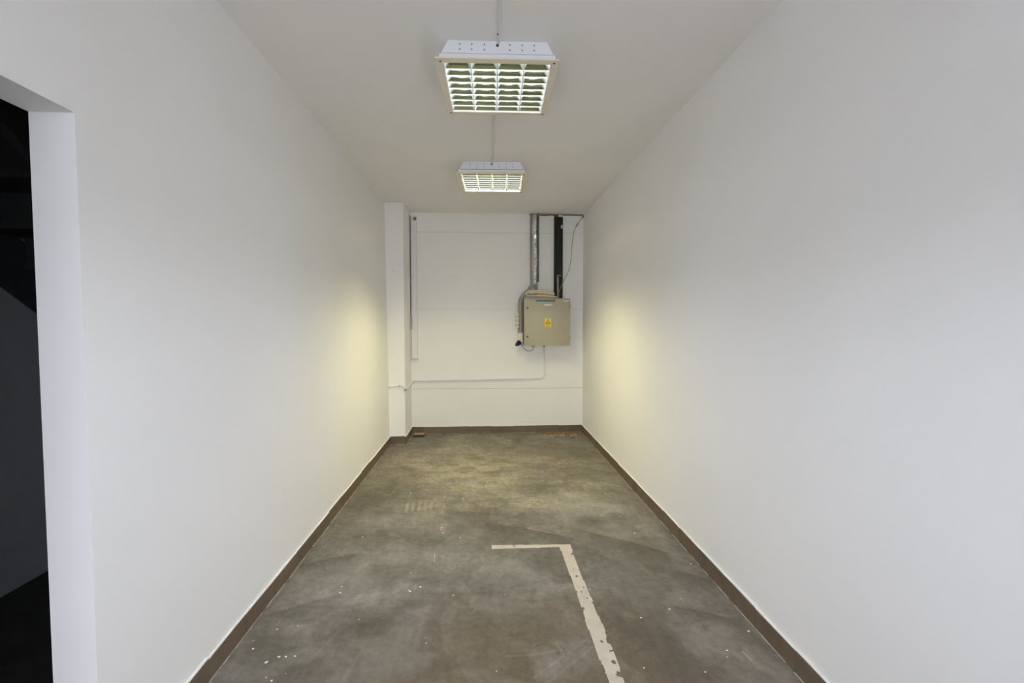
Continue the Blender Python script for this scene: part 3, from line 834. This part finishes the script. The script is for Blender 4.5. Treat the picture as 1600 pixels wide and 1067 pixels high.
drop = tag(empty('hanging_cable', (1.312, YB - .03, 2.87)), 'thin grey cable hanging in a curve from the right ceiling corner', 'cable')
P0 = Vector((1.312, YB - .03, 2.87))
pts = [(1.308, 6.12, 2.868), (1.262, 6.10, 2.815), (1.219, 6.09, 2.752), (1.180, 6.09, 2.668), (1.155, 6.09, 2.475), (1.138, 6.09, 2.265), (1.095, 6.085, 2.114), (1.012, 6.07, 1.953), (.975, 6.06, 1.850)]
build('cord', tube(nb(), [Vector(p) - P0 for p in smooth_path(pts)], .0042, 7), M['grey_cable'], drop, True)
build('splice', tube(nb(), [Vector((1.235, 6.095, 2.775)) - P0, Vector((1.205, 6.09, 2.725)) - P0], .0085, 8), M['grey_duct'], drop, True)
build('wall_eye', cyl(nb(), (-.004, .02, -.002), (0, -1, 0), .012, .02, 10), M['rust'], drop, True)

# broken plaster where the risers pass the ceiling
gap = struct('trim_1', bx(.60, XR - .004, YB - .016, YB - .004, H - .016, H - .002), M['galv_side'], 'dark open joint between the far wall and the ceiling')
bl = nb()
def lump(bm, c, s, seed):
    r = random.Random(seed)
    res = bmesh.ops.create_icosphere(bm, subdivisions=1, radius=1.0)
    for v in res['verts']:
        k = r.uniform(.7, 1.25)
        v.co = Vector((c[0] + v.co.x * s[0] * k, c[1] + v.co.y * s[1] * k, c[2] + v.co.z * s[2] * k))
for k, (x, m) in enumerate(((.632, 'rust'), (.690, 'rust'), (.715, 'paper'), (.935, 'rust'), (.965, 'rust'), (.995, 'paper'), (1.02, 'paper'))):
    bm = nb(); lump(bm, (x, YB - .03, H - .028), (.017, .016, .022), k)
    build('plaster_lump', bm, M[m], gap)
build('loose_wire', tube(nb(), smooth_path([(.72, YB - .03, H - .02), (.80, YB - .04, H - .028), (.88, YB - .035, H - .018), (.94, YB - .03, H - .03)]), .004, 6), M['black'], gap, True)

# ------------------------------------------------------------------ grey cables down the cabinet's left side
side = tag(empty('cable_run', (.50, YB - .004, 1.33)), 'grey cables bending down along the left side of the electrical cabinet', 'cable')
O_ = Vector((.50, YB - .004, 1.33))
for k, (dx, dy, m) in enumerate(((0, 0, 'grey_cable'), (.018, .012, 'grey_duct'), (-.016, .006, 'grey_cable'), (.006, -.018, 'pale_grey'))):
    pts = [(.618 + dx, 6.078 + dy, 1.955), (.596 + dx, 6.078 + dy, 1.910), (.545 + dx, 6.08 + dy, 1.865), (.490 + dx, 6.08 + dy, 1.80), (.470 + dx, 6.08 + dy, 1.72), (.468 + dx, 6.085 + dy, 1.60), (.470 + dx, 6.09 + dy, 1.34)]
    build('cable', tube(nb(), [p - O_ for p in smooth_path(pts)], .010, 8), M[m], side, True)
build('duct_cover', bx(-.013, .008, -.06, 0, .01, .40, bev=.003), M['grey_duct'], side)

strip = tag(empty('socket_strip', (.432, 6.06, 1.495)), 'cream three-way socket strip hanging beside the electrical cabinet', 'socket')
build('body', bx(-.024, .024, -.020, .020, -.095, .095, bev=.012), M['socket'], strip, True)
for z in (-.056, 0, .056):
    well = build('socket_well', cyl(nb(), (0, -.0185, z), (0, -1, 0), .019, .003, 18), M['socket_hole'], strip, True)
    build('rim', cyl(nb(), (0, -.0190, z), (0, -1, 0), .012, .004, 14), M['socket'], well, True)
    for s in (-1, 1): build('pin_hole', cyl(nb(), (s * .007, -.0215, z), (0, -1, 0), .003, .002, 8), M['dark'], well)

wb = tag(empty('wall_socket', (.478, YB - .004, 1.285)), 'beige wall outlet box at the lower left of the cabinet', 'socket')
build('box', bx(-.035, .030, -.075, 0, -.055, .050, bev=.006), M['socket'], wb, True)
build('collar', tube(nb(), [(-.012, -.06, -.045), (-.022, -.10, -.075)], [.030, .027], 14), M['socket'], wb, True)
plug = tag(empty('power_plug', (.455, 6.04, 1.20)), 'navy blue industrial plug tilted under the beige outlet box', 'plug')
build('plug_body', tube(nb(), [(.012, .015, .025), (-.004, -.010, .008), (-.030, -.035, -.012)], [.034, .034, .026], 14), M['navy'], plug, True)
build('lid', tube(nb(), [(.026, .010, .045), (.006, -.018, .030)], [.034, .035], 14), M['paper'], plug, True)
build('grip', tube(nb(), [(-.030, -.035, -.012), (-.048, -.045, -.020)], [.022, .014], 12), M['black'], plug, True)
lo = tag(empty('loop_cable', (.49, 6.05, 1.18)), 'thin cable looping under the cabinet to its left gland', 'cable')
build('cord', tube(nb(), smooth_path([(-.01, .0, .01), (.02, .0, -.035), (.07, -.01, -.075), (.115, -.015, -.078), (.142, -.02, -.065), (.150, -.02, -.044)]), .005, 7), M['grey_cable'], lo, True)

# ------------------------------------------------------------------ white conduit from the cabinet to the pillar
con = tag(empty('conduit', (.785, YB - .005, 1.14)), 'white rigid conduit from the cabinet bottom along the far wall to the pillar', 'conduit')
Oc = Vector((.785, YB - .005, 1.14)); yc = YB - .019
path = [(.780, 6.03, 1.128), (.793, 6.07, 1.105), (.803, yc, 1.06), (.804, yc, .90), (.804, yc, .79)]
arc = [(.804 - .055 + .055 * math.cos(a), yc, .785 - .055 * math.sin(a)) for a in (.2, .55, .9, 1.25, 1.5)]
build('drop_pipe', tube(nb(), [Vector(p) - Oc for p in path + arc + [(.72, yc, .730)]], .0105, 10), M['trunk'], con, True)
build('level_pipe', tube(nb(), [Vector((.74, yc, .730)) - Oc, Vector((.2, yc, .724)) - Oc, Vector((-.4, yc, .714)) - Oc, Vector((-.932, yc, .707)) - Oc], .0105, 10), M['trunk'], con, True)
build('corner_pipe', tube(nb(), [p - Oc for p in smooth_path([(-.915, yc, .707), (-.936, yc - .02, .706), (-.943, 5.98, .690), (-.943, 5.80, .667), (-.944, 5.68, .655)])], .0100, 10), M['trunk'], con, True)
for x, z in ((.60, .7285), (.33, .7255), (0.02, .721), (-.3, .7155), (-.62, .7115), (-.9, .7075)):
    build('clip', bx(x - .009 - Oc.x, x + .009 - Oc.x, -.030, 0, z - .014 - Oc.z, z + .013 - Oc.z, bev=.003), M['trunk'], con)
build('clip', bx(.804 - .015 - Oc.x, .804 + .015 - Oc.x, -.030, 0, .90 - Oc.z, .918 - Oc.z, bev=.003), M['trunk'], con)
pc = tag(empty('pillar_cable', (-.95, COLY, .68)), 'thin grey-white cable clipped across the front of the pillar', 'cable')
Op = Vector((-.95, COLY, .68))
build('cord', tube(nb(), [p - Op for p in smooth_path([(-.943, 5.69, .655), (-.944, 5.632, .668), (-.975, 5.640, .698), (-1.015, 5.642, .712), (-1.09, 5.642, .706), (-1.150, 5.642, .695)])], .0055, 7), M['trunk'], pc, True)
for x, z in ((-1.02, .711), (-1.146, .695)):
    build('clip', bx(x - Op.x - .008, x - Op.x + .008, -.018, 0, z - Op.z - .010, z - Op.z + .010, bev=.002), M['pale_grey'], pc)
build('end_joint', bx(-.014, .016, -.03, .012, -.030, -.006, bev=.003), M['grey_cable'], pc)

# ------------------------------------------------------------------ trunking in the far left corner
vt = tag(empty('vertical_trunking', (-.91, YB - .004, 1.0)), 'white vertical trunking on the far wall beside the pillar', 'cable trunking')
build('channel', bx(-.036, .040, -.028, 0, 0, 1.84, bev=.002), M['trunk'], vt)
build('lid', bx(-.033, .037, -.033, -.028, 0.004, 1.80, bev=.002), M['trunk'], vt)
build('end_cap', bx(-.039, .043, -.036, 0, -.006, .004, bev=.001), M['pale_grey'], vt)
rod = tag(empty('steel_strip', (-.950, YB - .004, 1.385)), 'narrow dark steel strip between pillar and vertical trunking', 'strip')
build('strip', bx(-.0045, .0035, -.045, 0, 0, 1.46), M['galv_side'], rod)
build('foot', bx(-.005, .016, -.052, -.034, -.006, .16), M['steel'], rod)
knob = tag(empty('pipe_stub', (-.89, YB - .04, 2.81)), 'black capped stub at the top of the vertical trunking', 'pipe stub')
build('rod', tube(nb(), [(-.067, .002, -.004), (-.02, -.006, 0)], .006, 8), M['trunk'], knob, True)
bm = nb(); bmesh.ops.create_uvsphere(bm, u_segments=16, v_segments=10, radius=.021)
for v in bm.verts: v.co.y = v.co.y * .7 - .008
build('rubber_cap', bm, M['black'], knob, True)
build('centre', cyl(nb(), (.001, -.022, -.001), (0, -1, 0), .006, .003, 10), M['paper'], knob, True)

# ------------------------------------------------------------------ things on the floor
blk = tag(empty('wood_offcut', (-.845, 6.02, 0)), 'small dark offcut block lying on the floor by the pillar', 'offcut', ); blk.rotation_euler = (0, 0, math.radians(4))
build('block', bx(-.072, .070, -.045, .05, .0, .026, bev=.003), M['black'], blk)
build('face', bx(-.065, .068, -.040, .048, .026, .036, bev=.002), M['wood'], blk)
bm = nb(); r2 = random.Random(11)
for k in range(190):
    x = .70 + .58 * r2.random(); y = YB - .03 - abs(r2.gauss(0, .10)) * (0.5 if x < .85 else 1.0)
    s = r2.uniform(.005, .014) * (1.5 if r2.random() < .15 else 1)
    lump(bm, (x, y, s * .35), (s * 1.4, s, s * .6), 100 + k)
tag(build('rubble', bm, M['rubble']), 'scattered brown crumbs of rubble in the far right corner', 'rubble', kind='stuff')

# ------------------------------------------------------------------ staircase in the dark passage
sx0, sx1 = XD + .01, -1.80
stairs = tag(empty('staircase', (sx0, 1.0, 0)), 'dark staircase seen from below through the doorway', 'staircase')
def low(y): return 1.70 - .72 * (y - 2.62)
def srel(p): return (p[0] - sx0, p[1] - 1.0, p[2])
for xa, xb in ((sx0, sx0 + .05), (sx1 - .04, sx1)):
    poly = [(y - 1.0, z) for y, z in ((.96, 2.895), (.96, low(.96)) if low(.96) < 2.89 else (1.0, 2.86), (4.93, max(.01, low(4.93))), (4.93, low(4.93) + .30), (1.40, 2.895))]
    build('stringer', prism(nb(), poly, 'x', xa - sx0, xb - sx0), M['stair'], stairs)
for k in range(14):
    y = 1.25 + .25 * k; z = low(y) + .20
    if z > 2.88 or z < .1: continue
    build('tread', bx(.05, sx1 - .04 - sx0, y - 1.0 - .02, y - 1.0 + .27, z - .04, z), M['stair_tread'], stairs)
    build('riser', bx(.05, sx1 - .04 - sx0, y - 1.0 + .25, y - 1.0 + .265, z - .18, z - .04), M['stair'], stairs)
